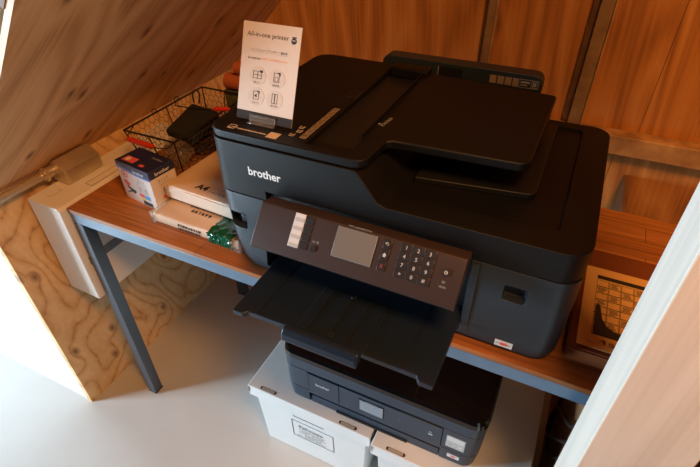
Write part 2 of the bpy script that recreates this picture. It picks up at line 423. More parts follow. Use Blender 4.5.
# scanner unit: one outline in XZ, rounded in plan
prof = [(.44, .8945), (1.10, .8945), (1.10, .948), (.785, .946), (.772, .951), (.745, .988), (.736, .997), (.728, .9995), (.44, .9995)]
solid = prism(prof, -.60, .10, FXZ)
plan = prism(rrect(.448, 1.088, .030, .462, (.034, .040, .035, .035), 6), .85, 1.2)
sc = boolean(solid, plan, 'INTERSECT')
sc = boolean(sc, box(.560, .930, -.01, .12, .88, .913))
sc = boolean(sc, prism(rrect(.790, 1.038, .078, .435, .012), .9425, .99))
obj('scanner_unit', sc, 'case_top', P, bevel=.003)
# cover with the feeder, one plan outline
def arc(cx, cy, r, a0, a1, n=6): return [(cx+r*math.cos(math.radians(a0+(a1-a0)*i/n)), cy+r*math.sin(math.radians(a0+(a1-a0)*i/n))) for i in range(n+1)]
cap = arc(.482, .066, .034, 180, 270) + [(.722, .032)] + [(.740, .036), (.747, .046)] + [(.7495, .082)] + arc(.775, .092, .022, 172, 100, 5)[:0] + [(.7505, .100), (.7535, .110), (.761, .1155), (.79, .1180)] + arc(.954, .148, .020, -82, 0, 6) + [(.976, .408), (.972, .414)] + [(.74, .43), (.66, .452)] + arc(.483, .417, .035, 90, 180)
cb = prism(cap, 1.0005, 1.0165)
cb = boolean(cb, box(.636, .712, .052, .44, 1.004, 1.05))
obj('feeder_cover', cb, 'case_top', P, bevel=.004)
obj('tray_skirt', box(.955, .9745, .26, .405, .972, 1.0004, bev=.002), 'case_top', P)
obj('output_pad', prism([(.80, .125)] + arc(.978, .165, .014, -80, 0) + [(.992, .43), (.80, .43)], .9427, .9535), 'dark', P, bevel=.002)
# feeder channel: guide rails, front ledge, end block
b = bmesh.new(); bx(b, .640, .708, .056, .078, 1.0042, 1.0095, bev=.002); obj('channel_ledge', b, 'case_top', P)
b = bmesh.new()
bx(b, .6375, .7105, .080, .404, 1.0042, 1.0050)
obj('channel_floor', b, 'dark', P)
obj('end_block', box(.640, .722, .405, .438, 1.0042, 1.026, bev=.004), 'case_top', P)
obj('page_guide', box(.7122, .7145, .10, .40, 1.0166, 1.0235), 'case_top', P)
# rear feed flap
rf = prism(rrect(.598, .942, .985, 1.029, (.004, .004, .018, .018)), -.500, -.464, FXZ)
flap = obj('rear_flap', rf, 'case', P, bevel=.002)
Frf = frame((0, .464, 0), (1, 0, 0), (0, 0, 1)); Frf_ = frame((0, .464, -.007), (1, 0, 0), (0, 0, 1))
obj('flap_recess', box(.728, .780, 1.008, 1.028, 0, .0008, F=Frf_), 'dark', flap)
obj('recess_edge', box(.7265, .728, 1.006, 1.028, 0, .0012, F=Frf_), 'grey_ink', flap)
lb = bmesh.new()
for i in range(3): bx(lb, .838+i*.0155, .851+i*.0155, 1.010, 1.026, 0, .0008, F=Frf_)
bx(lb, .8845, .8955, 1.009, 1.026, 0, .0008, F=Frf_); obj('size_label', lb, 'dim_ink', flap)
lb = bmesh.new(); outline(lb, Frf_, .897, .936, 1.009, 1.026, .0007, .0009); outline(lb, Frf_, .921, .934, 1.011, 1.024, .001, .001)
bx(lb, .900, .918, 1.0185, 1.022, 0, .0009, F=Frf_); bx(lb, .900, .914, 1.0135, 1.0155, 0, .0009, F=Frf_)
bx(lb, .924, .931, 1.014, 1.021, 0, .0009, F=Frf_); obj('flap_icon', lb, 'grey_ink', flap)
FTop = frame((0, 0, 1.0166), (1, 0, 0), (0, 1, 0))
# paper size strip and small icons left of the channel
b = bmesh.new()
for i in range(7): bx(b, .6185, .6300, .062+i*.0185, .078+i*.0185, 0, .0004, F=FTop)
obj('size_strip', b, 'dim_ink', P)
b = bmesh.new()
for i in range(7):
    bx(b, .6205, .6280, .065+i*.0185, .0665+i*.0185, .0004, .0006, F=FTop)
    for j in range(2): bx(b, .6205+j*.0045, .6230+j*.0045, .069+i*.0185, .0745+i*.0185, .0004, .0006, F=FTop)
obj('strip_marking', b, 'black_ink', P)
b = bmesh.new()
for i, (xx, yy) in enumerate(((.598, .062), (.603, .078), (.600, .092))):
    bx(b, xx, xx+.009, yy, yy+.0012, 0, .0004, F=FTop); bx(b, xx, xx+.0012, yy+.0025, yy+.009, 0, .0004, F=FTop); bx(b, xx+.003, xx+.009, yy+.0045, yy+.006, 0, .0004, F=FTop); bx(b, xx+.0075, xx+.0088, yy+.006, yy+.009, 0, .0004, F=FTop)
obj('feeder_icon', b, 'tan_ink', P)
b = bmesh.new(); outline(b, FTop, .612, .634, .246, .278, .0006, .0003); obj('icon_outline', b, 'hole', P)
b = bmesh.new()
FTr = frame((0, 0, 1.0167), (1, 0, 0), (0, 1, 0))
poly(b, [(.7165, .160), (.7215, .163), (.7165, .166)], 0, .0004, FTr)
for i in range(3): outline(b, FTr, .7225+i*.0016, .7275+i*.0016, .158+i*.012, .168+i*.012, .0008, .0004)
obj('guide_arrow', b, 'grey_ink', P)
# top front line of print and square code-less label
b = bmesh.new()
bx(b, .487, .494, .046, .0475, 0, .0004, F=FTop); outline(b, FTop, .4865, .500, .0445, .058, .001, .0004); bx(b, .492, .504, .050, .0515, 0, .0005, F=FTop)
for i in range(26): bx(b, .506+i*.0022, .5076+i*.0022, .0475, .0475+random.choice((.0022, .003, .0035)), 0, .0004, F=FTop)
obj('top_marking', b, 'tan_ink', P)
obj('top_label', box(.566, .586, .041, .060, 0, .0004, F=FTop), 'tan_ink', P)
# front lettering
text('lettering', 'brother', FF, .5625, .950, 'white_ink', P, width=.066, height=.0165, bold=.02)
b = bmesh.new(); bx(b, .488, .496, .8585, .861, 0, .0006, F=FF); disc(b, FF, .4975, .8597, .0018, 0, .0006, 10); obj('port_icon', b, 'grey_ink', P)
b = bmesh.new(); bx(b, .998, 1.006, .8545, .856, -.0155, -.0148, F=FF); disc(b, FF, 1.008, .8555, .0022, -.0155, -.0147, 10); obj('lamp_icon', b, 'grey_ink', P)
obj('edge_strip', box(.9335, .9455, -.086, .040, 0, .0022, F=frame((0, .0242, .85), (1, 0, 0), (0, .100, 1)), bev=.001), 'case', P)
obj('case_seam', box(.9462, .9470, -.098, .040, -.0004, .0006, F=frame((0, .0246, .85), (1, 0, 0), (0, .100, 1))), 'hole', P)
FSt = frame((0, .0154, .748), (1, 0, 0), (0, 0, 1))
st = obj('sticker', box(.993, 1.0215, -.004, .0095, 0, .0009, F=FSt), 'silver_label', P)
obj('sticker_mark', box(1.002, 1.013, .0002, .0058, .0009, .0012, F=FSt), 'red_ink', st)
obj('sticker_text', box(.995, 1.0195, .0018, .0040, .0007, .00105, F=FSt), 'grey_ink', st)


# control panel
T0 = Vector((.575, 0, .922)); VD = Vector((0, -.05, -.056)).normalized()
FP = frame(T0, (1, 0, 0), -VD)
FYZ = frame((0, 0, 0), (0, 1, 0), (0, 0, 1))    # XY of frame = world YZ, its Z = +X
b = prism([(-.0030, .91864), (-.05, .866), (-.0525, .860), (-.0515, .8565), (-.045, .8545), (.03, .895), (.03, .9090), (.0010, .9185)], .5755, .9300, FYZ)
pn = obj('control_panel', b, 'panel', P, bevel=.0022, label='dark brown tilted control panel')
ls = bmesh.new(); bx(ls, .069, .0885, -.0625, -.006, 0, .0010, F=FP, bev=.0005, seg=1); obj('name_label', ls, 'silver_label', pn)
b = bmesh.new()
for i in range(4): bx(b, .0705, .087, -.0195-i*.0142, -.0135-i*.0142, .0010, .0013, F=FP)
obj('label_stripe', b, 'label_grey', pn)
for i in range(4): obj('speed_button', box(.0895, .1045, -.0195-i*.0140, -.0075-i*.0140, 0, .0010, F=FP, bev=.0004), 'button', pn)
obj('round_button', disc(bmesh.new(), FP, .1155, -.0555, .0052, 0, .0016, 20), 'button', pn)
text('button_caption', 'A/ B', FP, .1165, -.044, 'grey_ink', pn, width=.012, height=.004)
b = box(.1475, .2155, -.057, -.0075, 0, .0009, F=FP, bev=.0004, seg=1); fr = obj('screen_frame', b, 'chrome', pn, label='pale screen rim')
obj('screen', box(.1485, .2145, -.0562, -.0083, .0009, .0014, F=FP), 'screen', pn, label='grey-brown screen')
text('model_lettering', 'MFC-J6580CDW', FP, .184, -.0035, 'grey_ink', pn, width=.040, height=.0028)
for i, (y0, y1) in enumerate(((-.022, -.0075), (-.041, -.0235), (-.057, -.0425))):
    kb = obj('menu_button', box(.2265, .2395, y0, y1, 0, .0010, F=FP, bev=.0004), 'button', pn)
    cy = (y0+y1)/2; b = bmesh.new()
    if i == 0: tube(b, [FP @ Vector((.233+.0025*math.cos(a), cy+.0022*math.sin(a), .0019)) for a in [x*.35 for x in range(-4, 10)]], .0005, 4); poly(b, [(.2295, cy+.001), (.2325, cy+.003), (.2325, cy-.001)], .0009, .0013, FP)
    if i == 1: poly(b, [(.2295, cy), (.233, cy+.0035), (.2365, cy), (.2352, cy), (.2352, cy-.003), (.2308, cy-.003), (.2308, cy)], .0009, .0013, FP)
    if i == 2:
        for s in (1, -1): poly(b, [(.233-.0026, cy-s*.0026), (.233-.0017, cy-s*.0032), (.233+.0026, cy+s*.0026), (.233+.0017, cy+s*.0032)][::s], .0009, .0013+.0001*s, FP)
    obj('button_icon', b, 'dull_red' if i == 2 else 'key_ink', kb)
keys = '123456789*0#'
for i, ch in enumerate(keys):
    r, c = divmod(i, 3); cx = .2635+c*.0188; cy = -.0120-r*.0136
    kb = obj('number_key', box(cx-.0090, cx+.0090, cy-.0064, cy+.0064, 0, .0010, F=FP, bev=.0004), 'button', pn)
    text('digit', ch, FP, cx, cy, 'key_ink', kb, height=.0058 if ch not in '*' else .0042, z0=.0008, bold=.01)
b = disc(bmesh.new(), FP, .330, -.031, .0062, 0, .0015, 24); kb = obj('power_button', b, 'button', pn)
b = bmesh.new(); tube(b, [FP @ Vector((.330+.0023*math.sin(a), -.031+.0023*math.cos(a), .0017)) for a in [.5+x*.33 for x in range(17)]], .0004, 4)
bx(b, .3297, .3303, -.0315, -.028, .0016, .0019, F=FP); obj('power_icon', b, 'white_ink', kb)
text('wireless_caption', 'WiFi', FP, .330, -.053, 'grey_ink', pn, width=.011, height=.0032)
b = bmesh.new()
for rr in (.0015, .003, .0045): tube(b, [FP @ Vector((.330+rr*math.sin(a), -.0485+rr*math.cos(a), .0004)) for a in [-.8+x*.2 for x in range(9)]], .00035, 4)
obj('wireless_icon', b, 'grey_ink', pn)

# output tray
ZT1 = .775
b = prism([(.575, .05), (.577, -.120), (.5775, -.1275), (.598, -.1275), (.604, -.1195), (.680, -.1185), (.818, -.1180), (.904, -.1185), (.910, -.1275), (.931, -.1275), (.932, -.120), (.932, .05)], ZT1-.011, ZT1)
ty = obj('output_tray', b, 'tray', P, bevel=.0015)
for x, w in ((.621, .0012), (.8795, .0012)): obj('tray_line', box(x, x+w, -.118, .03, ZT1, ZT1+.0005), 'dark', ty)
b = bmesh.new(); outline(b, frame((0, 0, ZT1), (1, 0, 0), (0, 1, 0)), .6955, .8160, -.1185, -.0135, .0007, .0009); obj('flap_outline', b, 'case', ty)
ex = obj('extension_flap', box(.697, .8145, -.124, -.015, ZT1-.003, ZT1+.0022, bev=.001), 'tray', ty)
b = bmesh.new()
for x in (.716, .7535, .786): bx(b, x-.0010, x+.0010, -.120, -.018, ZT1+.0022, ZT1+.0040)
obj('flap_rib', b, 'dark', ex)
for (x, y) in ((.7535, -.0175), (.7555, -.108)):
    b = bmesh.new(); tube(b, [(x+.0035*math.cos(a), y+.0035*math.sin(a), ZT1+.0035) for a in [i*.52 for i in range(12)]], .0010, 5, closed=True)
    obj('flap_pin', b, 'case', ex)
b = prism([(-.122, ZT1+.012), (-.1245, ZT1+.016), (-.136, ZT1+.016), (-.143, ZT1+.008), (-.1455, ZT1-.004), (-.140, ZT1-.010), (-.122, ZT1-.003)], .6835, .8165, FYZ)
bm2 = bmesh.new()
obj('paper_stop', b, 'tray', ex, bevel=.003)
# cassette front under the tray
obj('paper_cassette', box(.565, .928, .045, .149, .7490, .7635, bev=.002), 'dark', P)

# ---------------------------------------------------------------- sign in its clear stand
SO = Vector((.483, .078, 1.0195)); SY = Vector((0, .370, .929)).normalized()
FS = frame(SO, (1, .0, 0), SY) @ Matrix.Diagonal((1, .925, 1, 1))
cs = thing('sign_card', 'upright cream card reading All-in-one printer on top of the large printer', 'sign', (.535, .09, 1.0166))
cd_ = obj('card', box(0, .111, .001, .171, -.0012, 0, F=FS), 'card', cs)
obj('base_strip', box(0, .111, .001, .017, 0, .0004, F=FS), 'card_grey', cd_, label='dark grey strip along the foot')
text('title_lettering', 'All-in-one printer', FS, .049, .150, 'black_ink', cd_, width=.080, height=.0105)
b = bmesh.new(); disc(b, FS, .0985, .1475, .0050, 0, .0004); bx(b, .0945, .1025, .1525, .1545, 0, .0004, F=FS); bx(b, .0955, .1015, .1480, .1492, .0004, .0006, F=FS, mi=1)
obj('printer_pictogram', b, ['black_ink', 'card'], cd_)
text('kana_lettering', 'インクジェットプリンター・複合機', FS, .054, .1255, 'black_ink', cd_, width=.070, height=.0045)
obj('underline', box(.018, .090, .1215, .1218, 0, .0003, F=FS), 'grey_ink', cd_)
text('maker_lettering', 'brother', FS, .027, .111, 'black_ink', cd_, width=.025, height=.0042)
text('model_lettering', 'MFC-J6580CDW', FS, .066, .111, 'orange_ink', cd_, width=.050, height=.0042)
for i, (cx, cy) in enumerate(((.036, .081), (.073, .081), (.036, .045), (.073, .045))):
    ic = obj('icon_circle', disc(bmesh.new(), FS, cx, cy, .0165, 0, .0003, 32), 'circle', cd_)
    b = bmesh.new(); Fi = FS @ Matrix.Translation((cx, cy+.002, .0003))
    if i == 0:
        outline(b, Fi, -.009, .008, -.0065, .0065, .0008, .0003); bx(b, -.0004, .0004, -.0065, .0065, 0, .0003, F=Fi); bx(b, -.009, .008, -.0004, .0004, 0, .0003, F=Fi); bx(b, .004, .0095, .0045, .0085, 0, .0003, F=Fi)
    elif i == 1:
        outline(b, Fi, -.0055, .0055, -.008, .0085, .0008, .0003); poly(b, [(.001, .0095), (.007, .0095), (.007, .003)], 0, .0004, Fi); outline(b, Fi, -.003, .003, -.006, .002, .0005, .0003)
    elif i == 2:
        outline(b, Fi, -.0055, .0055, -.0075, .0075, .0008, .0003); poly(b, [(-.0035, -.001), (.001, .003), (.0015, -.004)], 0, .0003, Fi); poly(b, [(.001, .0085), (.0065, .0085), (.0065, .003)], 0, .0004, Fi)
    else:
        outline(b, Fi, -.0055, 0, -.009, .0085, .0008, .0003); outline(b, Fi, 0, .0055, -.009, .0085, .0008, .0003)
    obj('icon_drawing', b, 'black_ink', ic)
    bm = text_bm(('集約コピー', '自動両面', 'スキャン', '冊子印刷')[i], FS, cx, cy-.0112, width=.013, height=.0032, z0=.0003); obj('icon_caption', bm, 'black_ink', ic, recalc=False)
b = bmesh.new()
bx(b, .028, .079, -.001, .0125, .0006, .0036, F=FS, bev=.0008); bx(b, .028, .079, -.001, .003, -.004, .0004, F=FS); bx(b, .028, .079, .003, .0125, -.0040, -.0016, F=FS)
b2 = bmesh.new(); bx(b2, .511, .562, .070, .096, 1.0167, 1.0187, bev=.0008)
obj('clear_stand', merge([b, b2]), 'acrylic', cs)

# ---------------------------------------------------------------- storage boxes on the floor
ZB = .270
def bankers(name, x0, x1, y0, y1, label, slit, rough=0):
    t_ = thing(name, label, 'storage box', ((x0+x1)/2, (y0+y1)/2, 0), 'white carton storage boxes under the desk')
    bb = bmesh.new(); tp = [(x0+.011, y0+.011), (x1-.011, y0+.011), (x1-.011, y1-.011), (x0+.011, y1-.011)]
    ix = .012
    bt_ = [(x0+.011+ix, y0+.011+ix*.5), (x1-.011-ix, y0+.011+ix*.5), (x1-.011-ix, y1-.011-ix*.5), (x0+.011+ix, y1-.011-ix*.5)]
    lo = [bb.verts.new((x, y, .001)) for x, y in bt_]; hi = [bb.verts.new((x, y, ZB-.006)) for x, y in tp]
    bb.faces.new(lo[::-1]); bb.faces.new(hi)
    for i in range(4): bb.faces.new((lo[i], lo[(i+1) % 4], hi[(i+1) % 4], hi[i]))
    o = obj('box_body', bb, 'carton', t_, bevel=.003)
    lid = bmesh.new(); bx(lid, x0, x1, y0, y1, ZB-.005, ZB); bx(lid, x0, x1, y0, y0+.005, ZB-.042, ZB-.005); bx(lid, x0, x1, y1-.005, y1, ZB-.042, ZB-.005)
    bx(lid, x0, x0+.005, y0+.005, y1-.005, ZB-.042, ZB-.005); bx(lid, x1-.005, x1, y0+.005, y1-.005, ZB-.042, ZB-.005)
    bmesh.ops.remove_doubles(lid, verts=lid.verts, dist=1e-5)
    l = obj('lid', lid, 'carton', t_, bevel=.002)
    for hx in (x0+.060, x1-.063):
        hb = bmesh.new(); Fh = frame((hx, y0+.009, ZB), (1, 0, 0), (0, 1, 0))
        poly(hb, rrect(-.0240, .0240, -.0045, .0045, .004), -.001, .0004, Fh); h = obj('grip_slot', hb, 'hole', l)
        poly_ = bmesh.new(); poly(poly_, rrect(-.019, .019, -.0035, .0035, .002), .0002, .0009, Fh); obj('slot_flap', poly_, 'heater_line', h)
    if slit:
        FB = frame((0, y0+.0, 0), (1, 0, 0), (0, 0, 1))
        obj('slit', box(x0+.135, x0+.227, .2165, .2190, 0, .0006, F=FB), 'hole', l)
        n = Vector((0, -(ZB-.007), -.006)).normalized()
        FB2 = frame((0, y0+.011+.006*(1), 0), (1, 0, 0), (0, -.006, ZB-.007))
        lbm = bmesh.new(); outline(lbm, FB2, x0+.118, x0+.245, .090, .171, .0006, .0012); lo_ = obj('label_border', lbm, 'blue_ink', o)
        text('brand_lettering', 'Fellowes', FB2, x0+.176, .148, 'blue_ink', lo_, width=.072, height=.014, bold=.005, z0=.0012)
        tb = bmesh.new()
        for k, (w, yy) in enumerate(((.085, .132), (.070, .1245), (.088, .1175), (.050, .111), (.062, .1045), (.10, .098))):
            n_ = int(w/.0045)
            for j in range(n_):
                if random.random() < .85: bx(tb, x0+.181-w/2+j*.0045, x0+.181-w/2+j*.0045+.0034, yy, yy+.0017, 0, .0014, F=FB2)
        obj('small_print', tb, 'label_grey', lo_)
    return t_
bankers('storage_box', .421, .776, .018, .43, 'white lidded carton box printed Fellowes, left under the black printer', True)
bankers('storage_box', .784, 1.139, .006, .42, 'white lidded carton box on the floor, right of the Fellowes-labelled one', False)

# ---------------------------------------------------------------- small printer
Q = thing('small_printer', 'smaller gloss-topped black printer standing on the white storage boxes', 'printer', (.78, .21, ZB))
yf = .044
q0 = loft([(ZB+.0005, .542, 1.010, yf+.008, .385, .028), (ZB+.006, .534, 1.016, yf+.002, .39, .028), (.300, .531, 1.019, yf, .392, .03), (.322, .529, 1.021, yf, .392, .03)])
q0 = boolean(q0, box(.598, .938, yf-.03, yf+.06, ZB-.03, .3135))
obj('base_case', q0, 'case2', Q, bevel=.001)
q1 = loft([(.3235, .529, 1.021, yf, .392, .03), (.398, .527, 1.023, yf, .393, .03)])
q1 = boolean(q1, box(.598, .938, yf-.03, yf+.03, .30, .402))
obj('middle_case', q1, 'case2', Q, bevel=.001)
obj('scanner_case', loft([(.3995, .527, 1.023, yf, .393, .03), (.432, .525, 1.025, yf+.001, .394, .032)]), 'case2', Q, bevel=.001)
obj('gloss_lid', loft([(.4330, .524, 1.026, yf+.0, .395, .033), (.444, .524, 1.026, yf+.002, .395, .033), (.449, .528, 1.022, yf+.008, .391, .030), (.4505, .536, 1.014, yf+.016, .383, .024)]), 'gloss', Q, label='glossy black lid')
obj('lid_seam', box(.862, .8632, yf+.01, .38, .4502, .4512), 'button', Q)
F2 = frame((0, yf+.004, 0), (1, 0, 0), (0, 0, 1))
pl = bmesh.new(); bx(pl, .599, .682, .320, .3925, 0, .005, F=F2, bev=.001); obj('card_door', pl, 'case2', Q)
pl = bmesh.new(); bx(pl, .6835, .937, .320, .3925, 0, .005, F=F2, bev=.001); pf = obj('control_face', pl, 'case2', Q)
F3 = frame((0, yf-.0012, 0), (1, 0, 0), (0, 0, 1))
text('lettering', 'brother', F3, .6385, .3615, 'silver_label', Q, width=.038, height=.0095, bold=.02)
obj('screen_rim', box(.7365, .7985, .336, .3805, 0, .0008, F=F3), 'dark', pf)
obj('display', box(.738, .797, .338, .3765, .0008, .0014, F=F3), 'screen2', pf, label='pale blue display')
text('model_lettering', 'MFC-J', F3, .767, .3785, 'grey_ink', pf, width=.026, height=.0028, z0=.001)
b = bmesh.new(); disc(b, F3, .912, .364, .0042, 0, .0006, 16); obj('wireless_lamp', b, 'dull_grey', pf)
b = bmesh.new(); bx(b, .907, .917, .354, .3565, 0, .0005, F=F3); obj('lamp_caption', b, 'led', pf)
b = bmesh.new(); disc(b, F3, .838, .358, .0018, 0, .0005, 10); obj('sensor_dot', b, 'dull_grey', pf)
obj('paper_tray', box(.600, .936, yf+.004, .20, .2715, .300, bev=.0015), 'case2', Q)
obj('tray_grip', box(.672, .86, yf-.001+.002, yf+.0045, .2720, .2795), 'dark', Q)
sk = bmesh.new(); bx(sk, .948, .990, .337, .380, .0001, .0010, F=frame((0, yf, 0), (1, 0, 0), (0, 0, 1)))
F4 = frame((0, yf-.001, 0), (1, 0, 0), (0, 0, 1))
sk = obj('sticker', sk, 'label_grey', Q)
b = bmesh.new(); bx(b, .950, .988, .362, .378, 0, .0004, F=F4); outline(b, F4, .951, .9655, .340, .358, .0012, .0004); outline(b, F4, .973, .988, .340, .358, .0012, .0004); bx(b, .967, .971, .347, .351, 0, .0004, F=F4); bx(b, .976, .985, .345, .353, 0, .0004, F=F4)
obj('sticker_print', b, 'silver_label', sk)
s2 = obj('lower_sticker', box(.956, .984, .296, .309, .0002, .001, F=frame((0, yf, 0), (1, 0, 0), (0, 0, 1))), 'silver_label', Q)
obj('sticker_mark', box(.965, .975, .300, .305, 0, .0004, F=F4), 'red_ink', s2)

# ---------------------------------------------------------------- paper packs
def pack(name, x0, x1, y0, y1, z0, z1, rot, label, lines):
    cx, cy = (x0+x1)/2, (y0+y1)/2
    R = Matrix.Translation((cx, cy, 0)) @ Matrix.Rotation(rot, 4, 'Z') @ Matrix.Translation((-cx, -cy, 0))
    t_ = thing(name, label, 'paper pack', (cx, cy, z0), 'paper packs on the left of the desk')
    b = bmesh.new()
    bx(b, x0, x1, y0, y1, z0, z1, bev=.005, seg=3)
    bmesh.ops.subdivide_edges(b, edges=[e for e in b.edges if e.calc_length() > .05], cuts=9, use_grid_fill=True)
    for v in b.verts:
        if v.co.z > z0+.004: v.co += Vector((random.uniform(-1, 1), random.uniform(-1, 1), random.uniform(-1, 1)))*.0004
    b.transform(R); w = obj('wrapper', b, 'kraft', t_)
    return t_, w, R
pk2, wr2, R2 = pack('paper_pack', .228, .466, .045, .250, H, .757, math.radians(-1), 'pale wrapped pack of paper on the desk, lower of the two, with green film', 0)
F2p = R2 @ frame((0, 0, .758), (1, 0, 0), (0, 1, 0))
text('label_lettering', 'A4', F2p, .335, .0905, 'black_ink', wr2, width=.001, height=.001)
bpy.data.objects.remove(wr2.children[0], do_unlink=True)
b = bmesh.new()
def glyphs(bm, F, x, y, n, s, h=.0006):
    for i in range(n):
        gx = x+i*s*1.12
        for k in range(4):
            if random.random() < .75: bx(bm, gx+random.uniform(0, s*.25), gx+s*random.uniform(.6, .95), y+k*s*.26, y+k*s*.26+s*.12, 0, h, F=F)
        bx(bm, gx+s*random.uniform(.2, .6), gx+s*random.uniform(.65, .75), y, y+s*.9, 0, h, F=F)
glyphs(b, F2p, .292, .099, 16, .0052); glyphs(b, F2p, .305, .084, 6, .0085)
obj('small_print', b, 'black_ink', wr2)
F2s = R2 @ frame((0, .0442, 0), (1, 0, 0), (0, 0, 1)); b = bmesh.new(); glyphs(b, F2s, .300, .7435, 9, .0065); glyphs(b, F2s, .300, .7360, 14, .0040)
obj('edge_print', b, 'black_ink', wr2)
# crumpled green film band and clear film end
def crumple(x0, x1, y0, y1, z0, z1, amp, n=14):
    b = bmesh.new(); bx(b, x0, x1, y0, y1, z0, z1)
    bmesh.ops.subdivide_edges(b, edges=b.edges[:], cuts=n, use_grid_fill=True)
    for v in b.verts:
        if v.co.z > z0+.002: v.co += Vector((random.uniform(-1, 1)*amp, random.uniform(-1, 1)*amp, random.uniform(-.5, 1)*amp))
    return b
g = crumple(.388, .448, .0405, .135, H+.0004, .7595, .0019); g.transform(R2); obj('green_band', g, 'green_film', wr2, label='crumpled green film')
g = crumple(.448, .474, .038, .12, H+.0004, .7565, .0016); g.transform(R2); obj('clear_film_end', g, 'film', wr2, label='crumpled clear film')
g = crumple(.2235, .236, .042, .14, H+.0004, .7575, .0011, 8); g.transform(R2); obj('clear_film_end', g, 'film', wr2)
pk1, wr1, R1 = pack('paper_pack', .226, .436, .100, .290, .7630, .797, math.radians(-3), 'wrapped pack of A4 copy paper lying on top of the other pack', 0)
F1p = R1 @ frame((0, 0, .7975), (1, 0, 0), (0, 1, 0))
text('size_lettering', 'A4', F1p, .316, .1275, 'black_ink', wr1, width=.032, height=.019, bold=.03, z0=.0006)
text('product_lettering', 'COPY', F1p, .362, .136, 'grey_ink', wr1, width=.042, height=.010, z0=.0006)
text('product_lettering', 'PAPER', F1p, .362, .122, 'grey_ink', wr1, width=.046, height=.010, z0=.0006)
g = crumple(.226, .436, .0985, .1035, .7645, .793, .0006, 10); g.transform(R1); obj('folded_end', g, 'kraft_side', wr1)

# ---------------------------------------------------------------- ink cartridge carton
IK = thing('ink_carton', 'small white and navy ink carton standing at the left of the desk', 'ink box', (.15, .12, H))
Fk = frame((.0935, .0965, 0), (.113, -.015, 0), (.015, .113, 0)); w_, d_, h_ = .115, .070, .101
ZK = H+h_
b = box(0, w_, 0, d_, H, ZK, F=Fk, bev=.0008, seg=1); ca = obj('carton', b, 'ink_white', IK)
obj('navy_top', box(.0003, w_-.0003, .0003, d_-.0003, ZK, ZK+.0005, F=Fk), 'navy', ca, label='navy printed top')
Ffront = Fk @ frame((0, 0, 0), (1, 0, 0), (0, 0, 1))
bq = bmesh.new(); poly(bq, [(.0, ZK), (w_, ZK), (w_, ZK-.020), (w_*.45, ZK-.016), (0, ZK-.008)], 0, .0004, Ffront); obj('navy_band', bq, 'navy', ca)
bq = bmesh.new(); poly(bq, [(.0, ZK-.008), (w_*.45, ZK-.016), (w_, ZK-.020), (w_, ZK-.024), (w_*.4, ZK-.022), (0, ZK-.016)], 0, .0004, Ffront); obj('blue_band', bq, 'sky_blue', ca)
Fside = Fk @ frame((w_, 0, 0), (0, 1, 0), (0, 0, 1))
obj('navy_band', box(0, d_, ZK-.020, ZK, 0, .0004, F=Fside), 'navy', ca)
text('lettering', 'brother', Ffront, .078, ZK-.0125, 'white_ink', ca, width=.038, height=.0085, z0=.0004, bold=.02)
text('lettering', 'brother', Fside, .036, ZK-.011, 'white_ink', ca, width=.040, height=.0085, z0=.0004, bold=.02)
FkT = Fk @ frame((0, 0, ZK+.0005), (1, 0, 0), (0, 1, 0))
b = bmesh.new(); bx(b, .012, .050, .010, .030, 0, .0003, F=FkT); tp_ = obj('pink_patch', b, 'magenta', ca)
b = disc(bmesh.new(), FkT, .024, .020, .007, .0003, .0006); obj('patch_disc', b, 'ink_white', tp_)
text('lettering', 'brother', FkT, .086, .052, 'label_grey', ca, width=.034, height=.007)
b = bmesh.new(); bx(b, .070, .084, .010, .018, 0, .0003, F=FkT); obj('pink_mark', b, 'magenta', ca)
text('number_lettering', '3117', Ffront, .078, ZK-.035, 'grey_ink', ca, width=.025, height=.007)
text('number_lettering', '3117', Fside, .033, ZK-.032, 'grey_ink', ca, width=.028, height=.008)
for F_, ox in ((Ffront, .058), (Fside, .022)):
    b = bmesh.new()
    for j in range(2):
        outline(b, F_, ox+j*.020, ox+.016+j*.020, H+.034, H+.056, .0008, .0004); bx(b, ox+.004+j*.020, ox+.012+j*.020, H+.036, H+.050, 0, .0004, F=F_)
    bx(b, ox-.002, ox+.036, H+.060, H+.0612, 0, .0004, F=F_); obj('cartridge_drawing', b, 'label_grey', ca)
    obj('pink_block', box(ox, ox+.018, H+.022, H+.031, 0, .0005, F=F_), 'magenta', ca)
    obj('cyan_block', box(ox+.020, ox+.038, H+.020, H+.031, 0, .0005, F=F_), 'cyan', ca)
    obj('yellow_block', box(ox+.004, ox+.020, H+.014, H+.021, 0, .0005, F=F_), 'yellow', ca)
    obj('black_block', box(ox+.008, ox+.040, H+.003, H+.013, 0, .0005, F=F_), 'black_ink', ca)
b = disc(bmesh.new(), Ffront, .022, ZK-.030, .010, 0, .0005); bd = obj('pink_badge', b, 'magenta', ca)
b = bmesh.new(); disc(b, Ffront, .022, ZK-.030, .0075, .0005, .0007); disc(b, Ffront, .022, ZK-.030, .004, .0007, .0009, mi=1); obj('badge_ring', b, ['ink_white', 'magenta'], bd)
b = bmesh.new(); poly(b, [(.018, H+.035), (.022, H+.038), (.050, H+.030), (.040, H+.022)], 0, .0005, Ffront); poly(b, [(.012, H+.018), (.016, H+.022), (.044, H+.034), (.046, H+.030)], 0, .0006, Ffront); obj('pen_picture', b, 'black_ink', ca)
b = bmesh.new(); poly(b, [(.010, H+.050), (.020, H+.056), (.034, H+.046), (.022, H+.036)], 0, .0004, Ffront); obj('pink_picture', b, 'magenta', ca)

